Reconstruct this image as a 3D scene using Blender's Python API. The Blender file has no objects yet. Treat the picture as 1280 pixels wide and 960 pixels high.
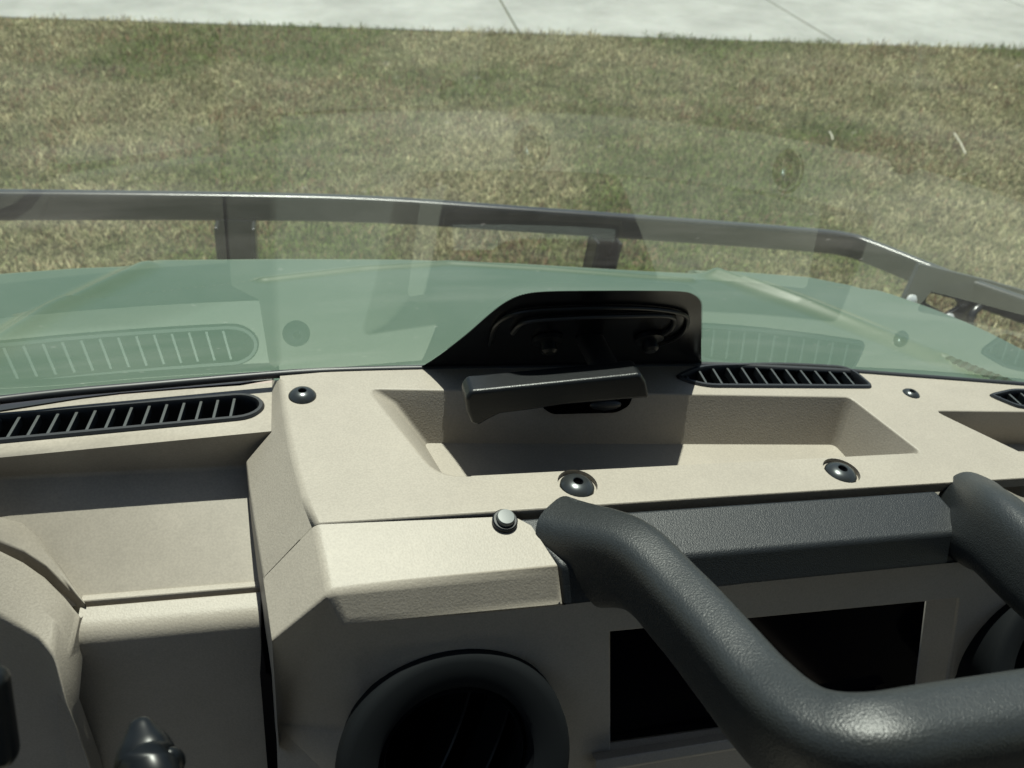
import bpy, bmesh, math, random
import numpy as np
from mathutils import Vector, Matrix
rad = math.radians
random.seed(7); rng = np.random.default_rng(7)
sc = bpy.context.scene
COL = sc.collection

# ------------------------------------------------------------------ camera
FPX = 950.0
YAW, PIT, ROL = 18.5, 34.0, 9.5
C0 = Vector((0, 0, 1.5))
_y, _p, _r = rad(YAW), rad(PIT), rad(ROL)
FW = Vector((math.sin(_y)*math.cos(_p), math.cos(_y)*math.cos(_p), -math.sin(_p)))
_rt = Vector((math.cos(_y), -math.sin(_y), 0)); _up = _rt.cross(FW)
RT = math.cos(_r)*_rt + math.sin(_r)*_up
UP = math.cos(_r)*_up - math.sin(_r)*_rt
cam = bpy.data.cameras.new('camera'); camo = bpy.data.objects.new('camera', cam); COL.objects.link(camo)
M = Matrix.Identity(4)
for i in range(3):
    M[i][0] = RT[i]; M[i][1] = UP[i]; M[i][2] = -FW[i]; M[i][3] = C0[i]
camo.matrix_world = M
cam.sensor_width = 36; cam.lens = FPX/1280*36
cam.clip_start = .02; cam.clip_end = 800
cam.dof.use_dof = True; cam.dof.focus_distance = .50; cam.dof.aperture_fstop = 10.5
sc.camera = camo

# ------------------------------------------------------------------ light
SUN_EL, SUN_AZ = 74.4, 3.0          # azimuth measured from straight ahead towards the right
world = bpy.data.worlds.new('World'); sc.world = world; world.use_nodes = True
wn = world.node_tree; bg = wn.nodes['Background']
sky = wn.nodes.new('ShaderNodeTexSky'); sky.sky_type = 'NISHITA'; sky.sun_disc = False
sky.sun_elevation = rad(SUN_EL); sky.sun_rotation = rad(SUN_AZ)
wn.links.new(sky.outputs[0], bg.inputs[0]); bg.inputs[1].default_value = .05
sun = bpy.data.lights.new('sun', 'SUN'); sun.energy = 5.0; sun.angle = rad(.5); sun.color = (1, .955, .885)
suno = bpy.data.objects.new('sun', sun); COL.objects.link(suno)
SDIR = Vector((math.cos(rad(SUN_EL))*math.sin(rad(SUN_AZ)), math.cos(rad(SUN_EL))*math.cos(rad(SUN_AZ)), math.sin(rad(SUN_EL))))
suno.rotation_euler = SDIR.to_track_quat('Z', 'Y').to_euler(); suno.location = (0, 0, 8)
sc.view_settings.view_transform = 'Standard'; sc.view_settings.look = 'None'
sc.view_settings.exposure = .94; sc.view_settings.gamma = 1; sc.view_settings.use_curve_mapping = False
sc.cycles.max_bounces = 8; sc.cycles.transparent_max_bounces = 12

# ------------------------------------------------------------------ helpers
def ray(x, y): return FW + RT*((x-640)/FPX) + UP*((480-y)/FPX)
def pl(p, n): return (Vector(p), Vector(n).normalized())
def ip(x, y, P):
    d = ray(x, y); return C0 + d*(((P[0]-C0).dot(P[1]))/d.dot(P[1]))
def slope(t, s=-1): return Vector((0, s*math.sin(rad(t)), math.cos(rad(t))))

def tag(o, label=None, cat=None, group=None, kind=None):
    if label: o['label'] = label
    if cat: o['category'] = cat
    if group: o['group'] = group
    if kind: o['kind'] = kind
    return o
def link(name, me, mat=None, parent=None, smooth=True):
    o = bpy.data.objects.new(name, me); COL.objects.link(o)
    if mat and not me.materials: me.materials.append(mat)
    if parent is not None: o.parent = parent
    if smooth: me.polygons.foreach_set('use_smooth', [True]*len(me.polygons))
    return o
def build(name, bm, mat, parent=None, bevel=0, seg=3, ang=28, normals=True, smooth=True, flip=False, wfun=None):
    if normals: bmesh.ops.recalc_face_normals(bm, faces=bm.faces)
    if flip: bmesh.ops.reverse_faces(bm, faces=bm.faces)
    if smooth and not bevel:
        for e in bm.edges:
            if len(e.link_faces) == 2 and e.calc_face_angle(0) > rad(38): e.smooth = False
    me = bpy.data.meshes.new(name); bm.to_mesh(me); bm.free()
    o = link(name, me, mat, parent, smooth)
    if wfun:
        bm2 = bmesh.new(); bm2.from_mesh(me); lay = bm2.edges.layers.float.get('bevel_weight_edge') or bm2.edges.layers.float.new('bevel_weight_edge')
        for e in bm2.edges:
            if len(e.link_faces) == 2 and e.calc_face_angle(0) > rad(ang): e[lay] = wfun(e.verts[0].co, e.verts[1].co)
            if len(e.link_faces) == 2 and e.calc_face_angle(0) > rad(35) and e[lay] == 0: e.smooth = False
        bm2.to_mesh(me); bm2.free()
        b = o.modifiers.new('bevel', 'BEVEL'); b.width = bevel; b.segments = seg; b.limit_method = 'WEIGHT'; b.use_clamp_overlap = False; b.harden_normals = True
    elif bevel:
        b = o.modifiers.new('bevel', 'BEVEL'); b.width = bevel; b.segments = seg
        b.limit_method = 'ANGLE'; b.angle_limit = rad(ang); b.harden_normals = True
    return o
def poly(bm, pts):
    vs = []
    for p in pts:
        p = Vector(p); f = None
        for v in bm.verts:
            if (v.co-p).length < 2e-5: f = v; break
        vs.append(f or bm.verts.new(p))
    try: return bm.faces.new(vs)
    except ValueError: return None
def pip(x, y, L):
    c = False
    for i in range(len(L)):
        (ax, ay), (bx, by) = L[i], L[i-1]
        if (ay > y) != (by > y) and x < (bx-ax)*(y-ay)/(by-ay)+ax: c = not c
    return c
def fill_holes(bm, outer, holes):
    """planar sheet with holes"""
    from mathutils.geometry import delaunay_2d_cdt
    o = Vector(outer[0]); nrm = Vector()
    for a, b in zip(outer, outer[1:]+outer[:1]): nrm += (Vector(a)-o).cross(Vector(b)-o)
    nrm.normalize(); U_ = nrm.orthogonal().normalized(); V_ = nrm.cross(U_)
    pts = []; edges = []; loops2 = []; src = []
    for L in [outer]+holes:
        k0 = len(pts); m = len(L); l2 = []
        for i, p in enumerate(L):
            q = Vector(p)-o; q2 = (q.dot(U_), q.dot(V_)); pts.append(Vector(q2)); l2.append(q2); src.append(Vector(p)); edges.append((k0+i, k0+(i+1) % m))
        loops2.append(l2)
    vs, es, fs, ov, oe, of = delaunay_2d_cdt(pts, edges, [], 0, 1e-6)
    bv = []
    for v, oo in zip(vs, ov):
        p = src[oo[0]] if oo else o+U_*v.x+V_*v.y
        f = None
        for w in bm.verts:
            if (w.co-p).length < 2e-5: f = w; break
        bv.append(f or bm.verts.new(p))
    for f in fs:
        c = sum((vs[k] for k in f), Vector((0, 0)))/len(f)
        if pip(c.x, c.y, loops2[0]) and not any(pip(c.x, c.y, h) for h in loops2[1:]):
            try: bm.faces.new([bv[k] for k in f])
            except ValueError: pass
def strip(bm, la, lb, close=False):
    n = len(la)
    for i in range(n if close else n-1):
        j = (i+1) % n
        poly(bm, [la[i], la[j], lb[j], lb[i]])
def box(bm, x0, x1, y0, y1, z0, z1, mat=None):
    r = bmesh.ops.create_cube(bm, size=1)
    for v in r['verts']:
        v.co = Vector(((x0+x1)/2+v.co.x*(x1-x0), (y0+y1)/2+v.co.y*(y1-y0), (z0+z1)/2+v.co.z*(z1-z0)))
        if mat: v.co = mat @ v.co
    return r['verts']
def lathe(bm, prof, n=32, mat=Matrix.Identity(4), jag=None):
    rings = []
    for r, z in prof:
        if r < 1e-6: rings.append([bm.verts.new(mat @ Vector((0, 0, z)))])
        else: rings.append([bm.verts.new(mat @ Vector((r*math.cos(2*math.pi*k/n), r*math.sin(2*math.pi*k/n), z))) for k in range(n)])
    for a, b in zip(rings, rings[1:]):
        for k in range(n):
            j = (k+1) % n
            if len(a) == 1 and len(b) > 1: bm.faces.new([a[0], b[k], b[j]])
            elif len(b) == 1 and len(a) > 1: bm.faces.new([a[k], a[j], b[0]])
            elif len(a) > 1: bm.faces.new([a[k], a[j], b[j], b[k]])
def catmull(P, n=8):
    P = [np.array(p, float) for p in P]; out = []
    Q = [2*P[0]-P[1]]+P+[2*P[-1]-P[-2]]
    for i in range(1, len(Q)-2):
        for k in range(n):
            t = k/n; a, b, c, d = Q[i-1:i+3]
            out.append(.5*((2*b)+(-a+c)*t+(2*a-5*b+4*c-d)*t*t+(-a+3*b-3*c+d)*t**3))
    out.append(P[-1]); return out
def sweep(bm, path, secs, up, n=28, ex=2.6, cap=True, ups=None):
    """path: centres, secs: (half width, half depth), up: the depth axis hint"""
    rings = []; m = len(path)
    for i, p in enumerate(path):
        t = Vector(path[min(i+1, m-1)]) - Vector(path[max(i-1, 0)]); t.normalize()
        u = Vector(ups[i] if ups else up); u = (u-t*u.dot(t)).normalized(); w = t.cross(u)
        hw, hd = secs[i]; ring = []
        for k in range(n):
            a = 2*math.pi*k/n; c, s = math.cos(a), math.sin(a)
            x = math.copysign(abs(c)**(2/ex), c)*hw; z = math.copysign(abs(s)**(2/ex), s)*hd
            ring.append(bm.verts.new(Vector(p)+w*x+u*z))
        rings.append(ring)
    for a, b in zip(rings, rings[1:]):
        for k in range(n): bm.faces.new([a[k], a[(k+1) % n], b[(k+1) % n], b[k]])
    if cap: bm.faces.new(rings[0]); bm.faces.new(rings[-1][::-1])
def tube(bm, path, r, n=12, cap=True): sweep(bm, path, [(r, r)]*len(path), (0.01, .02, 1), n, 2, cap)
def ring_pts(c, rx, ry, n=24, U_=Vector((1, 0, 0)), V_=Vector((0, 1, 0)), a0=0):
    return [Vector(c)+U_*(rx*math.cos(2*math.pi*k/n+a0))+V_*(ry*math.sin(2*math.pi*k/n+a0)) for k in range(n)]

# ------------------------------------------------------------------ materials
def mat(name, col, rough=.5, spec=.5, metal=0, coat=0, **kw):
    m = bpy.data.materials.new(name); m.use_nodes = True
    b = m.node_tree.nodes['Principled BSDF']
    b.inputs['Base Color'].default_value = (*col, 1); b.inputs['Roughness'].default_value = rough
    b.inputs['Specular IOR Level'].default_value = spec; b.inputs['Metallic'].default_value = metal
    b.inputs['Coat Weight'].default_value = coat; b.inputs['Coat Roughness'].default_value = kw.get('crough', .05)
    return m
def nd(m, t, **kw):
    n = m.node_tree.nodes.new(t)
    for k, v in kw.items(): setattr(n, k, v)
    return n
def lk(m, a, b): m.node_tree.links.new(a, b)
def grain(m, scale=900, strength=.25, dist=.0004, col_var=None, blotch=None, mot=.32):
    b = m.node_tree.nodes['Principled BSDF']
    tc = nd(m, 'ShaderNodeNewGeometry')
    n1 = nd(m, 'ShaderNodeTexNoise'); n1.inputs['Scale'].default_value = scale; n1.inputs['Detail'].default_value = 2
    lk(m, tc.outputs['Position'], n1.inputs['Vector'])
    bp = nd(m, 'ShaderNodeBump'); bp.inputs['Strength'].default_value = strength; bp.inputs['Distance'].default_value = dist
    lk(m, n1.outputs[0], bp.inputs['Height']); lk(m, bp.outputs[0], b.inputs['Normal'])
    if col_var:
        base = b.inputs['Base Color'].default_value[:3]
        n2 = nd(m, 'ShaderNodeTexNoise'); n2.inputs['Scale'].default_value = blotch or 14; n2.inputs['Detail'].default_value = 5; n2.inputs['Roughness'].default_value = .65
        lk(m, tc.outputs['Position'], n2.inputs['Vector'])
        r = nd(m, 'ShaderNodeValToRGB'); r.color_ramp.elements[0].position = .3; r.color_ramp.elements[1].position = .72
        lo, hi = 1-col_var, 1+col_var
        r.color_ramp.elements[0].color = (*[c*lo for c in base], 1); r.color_ramp.elements[1].color = (*[min(1, c*hi) for c in base], 1)
        lk(m, n2.outputs[0], r.inputs[0])
        mx = nd(m, 'ShaderNodeMix', data_type='RGBA', blend_type='MULTIPLY'); mx.inputs[0].default_value = mot
        rr = nd(m, 'ShaderNodeValToRGB'); rr.color_ramp.elements[0].position = .35; rr.color_ramp.elements[1].position = .65
        rr.color_ramp.elements[0].color = (.62, .62, .62, 1)
        lk(m, n1.outputs[0], rr.inputs[0]); lk(m, r.outputs[0], mx.inputs[6]); lk(m, rr.outputs[0], mx.inputs[7])
        lk(m, mx.outputs[2], b.inputs['Base Color'])
    return m
M_TAN = grain(mat('tan_plastic', (.250, .224, .189), .52, .35), 750, .26, .0006, .07)
M_TAN_SMOOTH = grain(mat('smooth_tan_plastic', (.245, .219, .184), .45, .4), 700, .08, .0004, .17, 11)
M_BLK = grain(mat('black_grained_plastic', (.0065, .0085, .0105), .46, .42), 1300, .6, .0005, .14, 400, .8)
M_BAR = grain(mat('bar_grained_rubber', (.017, .0195, .0205), .43, .5), 1000, .6, .0005, .14, 350, .75)  # lighter base than the pad, even over the whole bar
M_BLKS = mat('satin_black_plastic', (.004, .005, .006), .34, .28)
M_HANDLE = grain(mat('handle_rubber', (.005, .006, .007), .34, .35), 1500, .4, .0004)
M_ZINC = mat('zinc_steel', (.5, .52, .52), .35, .8, .3)
M_VENT = mat('dull_vent_plastic', (.004, .005, .006), .8, .12)
M_BLKM = mat('matt_black', (.006, .007, .009), .7, .2)
M_DARK = mat('dark_cavity', (.0012, .0012, .0015), .9, 0)  # near-black colour that gives holes and gaps their shade
M_RUB = mat('black_rubber', (.009, .010, .012), .45, .45)
M_BOLT = mat('black_oxide_steel', (.045, .05, .052), .28, .5, .6)
M_RIVET = mat('grey_rivet_plastic', (.06, .07, .07), .42, .5)
M_SLAT = mat('vent_slat_plastic', (.036, .04, .04), .4, .5)
M_SCREEN = mat('display_glass', (.001, .001, .002), .08, .05)
M_GUARD = grain(mat('powder_coated_steel', (.016, .018, .019), .28, .5, .0), 300, .10, .0003)
M_CABIN = mat('cabin_lining', (.26, .24, .21), .8, .2)  # pale tone set to bounce light onto the dash face
M_SEAT = grain(mat('seat_vinyl', (.24, .22, .19), .6, .4), 500, .2, .0005)
M_TANSEAT = M_SEAT
M_HOOD = mat('green_paint', (.044, .072, .038), .30, .5, 0, .45, crough=.06)
def paint_dust(m):
    b = m.node_tree.nodes['Principled BSDF']; g = nd(m, 'ShaderNodeNewGeometry')
    n = nd(m, 'ShaderNodeTexNoise'); n.inputs['Scale'].default_value = 7; n.inputs['Detail'].default_value = 6
    lk(m, g.outputs['Position'], n.inputs[0])
    r = nd(m, 'ShaderNodeMapRange'); r.inputs[1].default_value = .35; r.inputs[2].default_value = .7; r.inputs[3].default_value = .12; r.inputs[4].default_value = .26
    lk(m, n.outputs[0], r.inputs[0]); lk(m, r.outputs[0], b.inputs['Coat Roughness'])
paint_dust(M_HOOD)

def glass_mat():
    m = bpy.data.materials.new('windshield_glass'); m.use_nodes = True; nt = m.node_tree; nt.nodes.clear()
    out = nd(m, 'ShaderNodeOutputMaterial'); g = nd(m, 'ShaderNodeNewGeometry')
    dt = nd(m, 'ShaderNodeVectorMath', operation='DOT_PRODUCT'); lk(m, g.outputs['Incoming'], dt.inputs[0]); lk(m, g.outputs['Normal'], dt.inputs[1])
    ab = nd(m, 'ShaderNodeMath', operation='ABSOLUTE'); lk(m, dt.outputs['Value'], ab.inputs[0])
    om = nd(m, 'ShaderNodeMath', operation='SUBTRACT'); om.inputs[0].default_value = 1; lk(m, ab.outputs[0], om.inputs[1])
    pw = nd(m, 'ShaderNodeMath', operation='POWER'); lk(m, om.outputs[0], pw.inputs[0]); pw.inputs[1].default_value = 5
    ma = nd(m, 'ShaderNodeMath', operation='MULTIPLY_ADD'); lk(m, pw.outputs[0], ma.inputs[0]); ma.inputs[1].default_value = 1.0; ma.inputs[2].default_value = .045
    mn = nd(m, 'ShaderNodeMath', operation='MINIMUM'); lk(m, ma.outputs[0], mn.inputs[0]); mn.inputs[1].default_value = 1
    tr = nd(m, 'ShaderNodeBsdfTransparent'); tr.inputs[0].default_value = (.87, .955, .895, 1)
    gl = nd(m, 'ShaderNodeBsdfGlossy'); gl.inputs['Roughness'].default_value = .0; gl.inputs[0].default_value = (.82, .97, .93, 1)
    mx = nd(m, 'ShaderNodeMixShader'); lk(m, mn.outputs[0], mx.inputs[0]); lk(m, tr.outputs[0], mx.inputs[1]); lk(m, gl.outputs[0], mx.inputs[2])
    # a thin film of dust on the pane
    df = nd(m, 'ShaderNodeBsdfTranslucent'); df.inputs[0].default_value = (.75, .75, .68, 1)
    n = nd(m, 'ShaderNodeTexNoise'); n.inputs['Scale'].default_value = 6; n.inputs['Detail'].default_value = 7; n.inputs['Roughness'].default_value = .7
    lk(m, g.outputs['Position'], n.inputs[0])
    r = nd(m, 'ShaderNodeMapRange'); r.inputs[1].default_value = .3; r.inputs[2].default_value = .75; r.inputs[3].default_value = .004; r.inputs[4].default_value = .034
    lk(m, n.outputs[0], r.inputs[0])
    mp = nd(m, 'ShaderNodeMapping'); mp.inputs['Scale'].default_value = (3, 24, 24); mp.inputs['Rotation'].default_value = (.2, 0, .35); lk(m, g.outputs['Position'], mp.inputs[0])
    ns = nd(m, 'ShaderNodeTexNoise'); ns.inputs['Scale'].default_value = 1.6; ns.inputs['Detail'].default_value = 6; lk(m, mp.outputs[0], ns.inputs[0])
    rs = nd(m, 'ShaderNodeMapRange'); rs.inputs[1].default_value = .52; rs.inputs[2].default_value = .8; rs.inputs[3].default_value = 0; rs.inputs[4].default_value = .03; lk(m, ns.outputs[0], rs.inputs[0])
    vs_ = nd(m, 'ShaderNodeTexVoronoi'); vs_.inputs['Scale'].default_value = 55; lk(m, g.outputs['Position'], vs_.inputs[0])
    rv_ = nd(m, 'ShaderNodeMapRange'); rv_.inputs[1].default_value = .09; rv_.inputs[2].default_value = .05; rv_.inputs[3].default_value = 0; rv_.inputs[4].default_value = .035; lk(m, vs_.outputs['Distance'], rv_.inputs[0])
    s1 = nd(m, 'ShaderNodeMath', operation='ADD'); lk(m, r.outputs[0], s1.inputs[0]); lk(m, rs.outputs[0], s1.inputs[1])
    s2 = nd(m, 'ShaderNodeMath', operation='ADD'); lk(m, s1.outputs[0], s2.inputs[0]); lk(m, rv_.outputs[0], s2.inputs[1])
    r = s2
    mx2 = nd(m, 'ShaderNodeMixShader'); lk(m, r.outputs[0], mx2.inputs[0]); lk(m, mx.outputs[0], mx2.inputs[1]); lk(m, df.outputs[0], mx2.inputs[2])
    lk(m, mx2.outputs[0], out.inputs[0]); return m
M_GLASS = glass_mat()

# ------------------------------------------------------------------ the ground, grass and pavement
GN = Vector((-.115, -.06, 1)).normalized(); GP = pl((0, 0, 0), GN)
def gz(x, y): return (-GN.x*x-GN.y*y)/GN.z
def soil_mat():
    m = mat('turf_soil', (.09, .085, .05), .95, .1); b = m.node_tree.nodes['Principled BSDF']
    g = nd(m, 'ShaderNodeNewGeometry')
    n = nd(m, 'ShaderNodeTexNoise'); n.inputs['Scale'].default_value = 26; n.inputs['Detail'].default_value = 8; n.inputs['Roughness'].default_value = .75
    lk(m, g.outputs['Position'], n.inputs[0])
    r = nd(m, 'ShaderNodeValToRGB'); e = r.color_ramp.elements
    e[0].position = .32; e[0].color = (.025, .028, .014, 1); e[1].position = .7; e[1].color = (.13, .12, .07, 1)
    q = r.color_ramp.elements.new(.5); q.color = (.06, .065, .03, 1)
    lk(m, n.outputs[0], r.inputs[0]); lk(m, r.outputs[0], b.inputs['Base Color'])
    return m
bm = bmesh.new()
S = 300
v = [bm.verts.new((x, y, gz(x, y))) for x, y in ((-S, -S), (S, -S), (S, S), (-S, S))]; bm.faces.new(v)
g_ = build('ground', bm, soil_mat(), None, normals=False, smooth=False); tag(g_, kind='structure')

# pavement of concrete slabs beyond the verge
e0, e1 = ip(0, 22, GP), ip(1280, 62, GP)
ue = (e1-e0).normalized(); ve = GN.cross(ue).normalized()
if ve.y < 0: ve = -ve
j0, j1 = ip(648, 38, GP), ip(1050, 55, GP)
jd = (ip(955, -2, GP)-j1).normalized()
sp = (j1-e0).dot(ue)-(j0-e0).dot(ue); t0 = (j0-e0).dot(ue)
def conc_mat():
    m = mat('concrete', (.47, .47, .44), .85, .2); b = m.node_tree.nodes['Principled BSDF']; g = nd(m, 'ShaderNodeNewGeometry')
    n = nd(m, 'ShaderNodeTexNoise'); n.inputs['Scale'].default_value = 1.6; n.inputs['Detail'].default_value = 9; n.inputs['Roughness'].default_value = .7
    lk(m, g.outputs['Position'], n.inputs[0])
    r = nd(m, 'ShaderNodeValToRGB'); e = r.color_ramp.elements; e[0].position = .3; e[0].color = (.185, .19, .175, 1); e[1].position = .7; e[1].color = (.315, .32, .30, 1)
    lk(m, n.outputs[0], r.inputs[0])
    n2 = nd(m, 'ShaderNodeTexNoise'); n2.inputs['Scale'].default_value = 60; n2.inputs['Detail'].default_value = 3; lk(m, g.outputs['Position'], n2.inputs[0])
    mx = nd(m, 'ShaderNodeMix', data_type='RGBA', blend_type='MULTIPLY'); mx.inputs[0].default_value = .25
    lk(m, r.outputs[0], mx.inputs[6]); lk(m, n2.outputs['Color'], mx.inputs[7]); lk(m, mx.outputs[2], b.inputs['Base Color'])
    bp = nd(m, 'ShaderNodeBump'); bp.inputs['Distance'].default_value = .004; bp.inputs['Strength'].default_value = .4; lk(m, n2.outputs[0], bp.inputs['Height']); lk(m, bp.outputs[0], b.inputs['Normal'])
    return m
M_CON = conc_mat()
road = bpy.data.objects.new('pavement', None); COL.objects.link(road); road.location = e0; tag(road, kind='structure')
gap = .011
for i in range(-7, 9):
    if -4 < i < -1: continue
    a = t0+(i-2 if i == -1 else i)*sp+gap/2; b_ = t0+(i+1)*sp-gap/2
    bm = bmesh.new(); W = 9.0
    P = [e0+ue*a, e0+ue*b_, e0+ue*b_+jd*W, e0+ue*a+jd*W]
    lo = [bm.verts.new(p-e0-GN*.06) for p in P]; hi = [bm.verts.new(p-e0+GN*(.006+random.uniform(-.002, .002))) for p in P]
    bm.faces.new(hi); bm.faces.new(lo[::-1])
    for k in range(4): bm.faces.new([lo[k], lo[(k+1) % 4], hi[(k+1) % 4], hi[k]])
    build('slab', bm, M_CON, road, bevel=.006, seg=2)

def fbm(x, y, s, seed):
    r = np.random.default_rng(seed); out = np.zeros_like(x); amp = 1; tot = 0
    for o in range(4):
        G = r.random((64, 64)); fx = x*s*2**o; fy = y*s*2**o
        ix = np.floor(fx).astype(int); iy = np.floor(fy).astype(int); tx = fx-ix; ty = fy-iy
        tx = tx*tx*(3-2*tx); ty = ty*ty*(3-2*ty)
        g = lambda a, b: G[a % 64, b % 64]
        out += amp*((g(ix, iy)*(1-tx)+g(ix+1, iy)*tx)*(1-ty)+(g(ix, iy+1)*(1-tx)+g(ix+1, iy+1)*tx)*ty)
        tot += amp; amp *= .55
    return out/tot
def grass():
    # blades are spread over the verge between the vehicle and the pavement
    N = 560000
    # dense near the vehicle, thinner far off
    d = 1.6+10.5*rng.random(N)**1.35; ang = rng.uniform(rad(-38), rad(72), N)
    x = d*np.sin(ang); y = d*np.cos(ang)
    E0, UE, VE = np.array(e0), np.array(ue), np.array(ve)
    z = (-GN.x*x-GN.y*y)/GN.z
    P = np.stack([x, y, z], 1)
    off = (P-E0)@VE
    ragged = (fbm(x, y, 2.2, 3)-.5)*.22+(fbm(x, y, 14, 5)-.5)*.22
    ok = off < ragged-.0+rng.normal(0, .015, N); P = P[ok]; d = d[ok]; N = len(P); x, y = P[:, 0], P[:, 1]
    patch = fbm(x, y, 1.1, 11); clump = fbm(x, y, 7, 12)
    dist = d
    L = rng.uniform(.012, .034, N)*(.35+1.4*clump)*(1+.04*dist); W = rng.uniform(.0014, .0032, N)*(1+.22*dist)
    az = rng.uniform(0, 2*np.pi, N)+2.5*clump; lean = np.clip(rng.normal(.95, .38, N), .1, 1.5)
    dirx, diry = np.cos(az), np.sin(az)
    tip = np.stack([dirx*np.sin(lean)*L, diry*np.sin(lean)*L, np.cos(lean)*L+.004], 1)
    mid = tip*.55+np.stack([0*L, 0*L, .12*L], 1)
    side = np.stack([-diry*W, dirx*W, 0*W], 1)*.5
    h = np.stack([0*L, 0*L, rng.uniform(-.004, .014, N)], 1)
    V = np.empty((N, 5, 3)); V[:, 0] = P-side+h; V[:, 1] = P+side+h; V[:, 2] = P+mid+side*.8+h; V[:, 3] = P+mid-side*.8+h; V[:, 4] = P+tip+h
    V = V.reshape(-1, 3)
    b = np.arange(N)*5
    loops = np.stack([b, b+1, b+2, b+3, b+3, b+2, b+4], 1).ravel()
    me = bpy.data.meshes.new('grass'); me.vertices.add(N*5); me.vertices.foreach_set('co', V.ravel())
    me.loops.add(N*7); me.loops.foreach_set('vertex_index', loops)
    me.polygons.add(N*2)
    st = np.stack([np.arange(N)*7, np.arange(N)*7+4], 1).ravel(); me.polygons.foreach_set('loop_start', st)
    me.polygons.foreach_set('loop_total', np.tile([4, 3], N))
    me.update(calc_edges=True)
    # dry straw / green, with patches
    dry = np.clip((patch-.47)*5.0+rng.normal(.42, .26, N)+(clump-.5)*1.3, 0, 1)
    lum = rng.uniform(.45, 1.65, N)*(.5+.9*fbm(x, y, 9, 31))
    g = np.array([.078, .112, .026]); s = np.array([.285, .262, .155]); br = np.array([.15, .10, .06])
    col = g+(s-g)*dry[:, None]; isbr = (rng.random(N) < .12+.3*(fbm(x, y, 2.6, 21) > .60)); col[isbr] = br*1.1
    col *= lum[:, None]
    C = np.ones((N, 5, 4)); C[:, :, :3] = col[:, None, :]
    at = me.color_attributes.new('blade', 'FLOAT_COLOR', 'POINT'); at.data.foreach_set('color', C.ravel())
    m = mat('dry_lawn', (.2, .2, .1), .75, .2); a = nd(m, 'ShaderNodeAttribute', attribute_name='blade')
    bs = m.node_tree.nodes['Principled BSDF']; lk(m, a.outputs['Color'], bs.inputs['Base Color'])
    tl = nd(m, 'ShaderNodeBsdfTranslucent'); lk(m, a.outputs['Color'], tl.inputs[0])
    mx = nd(m, 'ShaderNodeMixShader'); mx.inputs[0].default_value = .3
    lk(m, bs.outputs[0], mx.inputs[1]); lk(m, tl.outputs[0], mx.inputs[2]); lk(m, mx.outputs[0], m.node_tree.nodes['Material Output'].inputs[0])
    o = link('grass', me, m, None, False)
    tag(o, 'patchy half-dry mown grass on the verge between vehicle and pavement', 'grass', kind='stuff')
grass()

# ------------------------------------------------------------------ the vehicle
veh = bpy.data.objects.new('utility_vehicle', None); COL.objects.link(veh); veh.location = (0, 0, 0)
tag(veh, 'green off-road utility vehicle seen from its cab, tan dashboard and black grab bar', 'vehicle')
zT = 1.177
T = pl((0, 0, zT), (0, 0, 1)); zL = zT-.012; TL = pl((0, 0, zL), (0, 0, 1))
XC = .268                                        # centre plane of the dashboard
def mx_(p): return Vector((2*XC-p[0], p[1], p[2]))
NP = pl(ip(520, 646, T), slope(12)); CP = pl(ip(556, 726, NP), slope(64)); FT = 81
FP = pl(ip(565, 765, CP), slope(FT))
YS = ip(520, 646, T).y                            # seam line

# ---- centre console
E1 = [ip(x, y, T) for x, y in ((350, 477), (356, 520), (366, 570), (379, 615), (394, 655))]
n2 = ip(412, 740, NP); ctip = ip(430, 778, CP)
SFa, SFb, SFc = E1[0], E1[-1], ip(340, 539, TL); SF = pl(SFa, (SFb-SFa).cross(SFc-SFa))
L2 = [ip(x, y, SF) for x, y in ((307, 576), (311, 610), (317, 650), (329, 722))]; tip = ip(340, 800, SF)
sTL = [ip(340, 475, TL), ip(339.5, 510, TL), ip(339, 539, TL)]
back = [ip(x, y, T) for x, y in ((350, 470), (420, 464), (500, 461), (600, 459), (700, 458), (800, 456), (900, 456), (1000, 460), (1090, 466), (1180, 473), (1300, 484))]
back += [Vector((.80, .415, zT)), Vector((.95, .39, zT))]
xr = 2*XC-E1[-1].x
front = [Vector((.95, YS, zT)), Vector((xr, YS, zT)), Vector((XC, YS, zT)), ]
outer = back+front+E1[::-1]
# tray opening, rounded corners
def rounded(pts, rs, n=5):
    out = []
    m = len(pts)
    for i, p in enumerate(pts):
        p = Vector(p); a = (Vector(pts[i-1])-p); b = (Vector(pts[(i+1) % m])-p)
        r = rs[i] if isinstance(rs, (list, tuple)) else rs
        r = min(r, a.length*.45, b.length*.45); a.normalize(); b.normalize()
        for k in range(n+1):
            t = k/n; out.append((p+a*r)*(1-t)**2+p*2*t*(1-t)+(p+b*r)*t*t)
    return out
tray = rounded([ip(459, 486, T), ip(548, 597, T), ip(1153, 566, T), ip(1062, 496, T)], [.008, .020, .006, .006])
pocketR = rounded([Vector((.505, .404, zT)), Vector((.553, .325+.008, zT)), Vector((.82, .335, zT)), Vector((.82, .385, zT))], .006, 3)
def vent_outline(pts): return [ip(x, y, T) for x, y in pts]
cb = [ip(722, 604, T), ip(1052, 588, T)]
cbl = [ring_pts(c, .0132, .0132, 28) for c in cb]
bm = bmesh.new()
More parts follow.
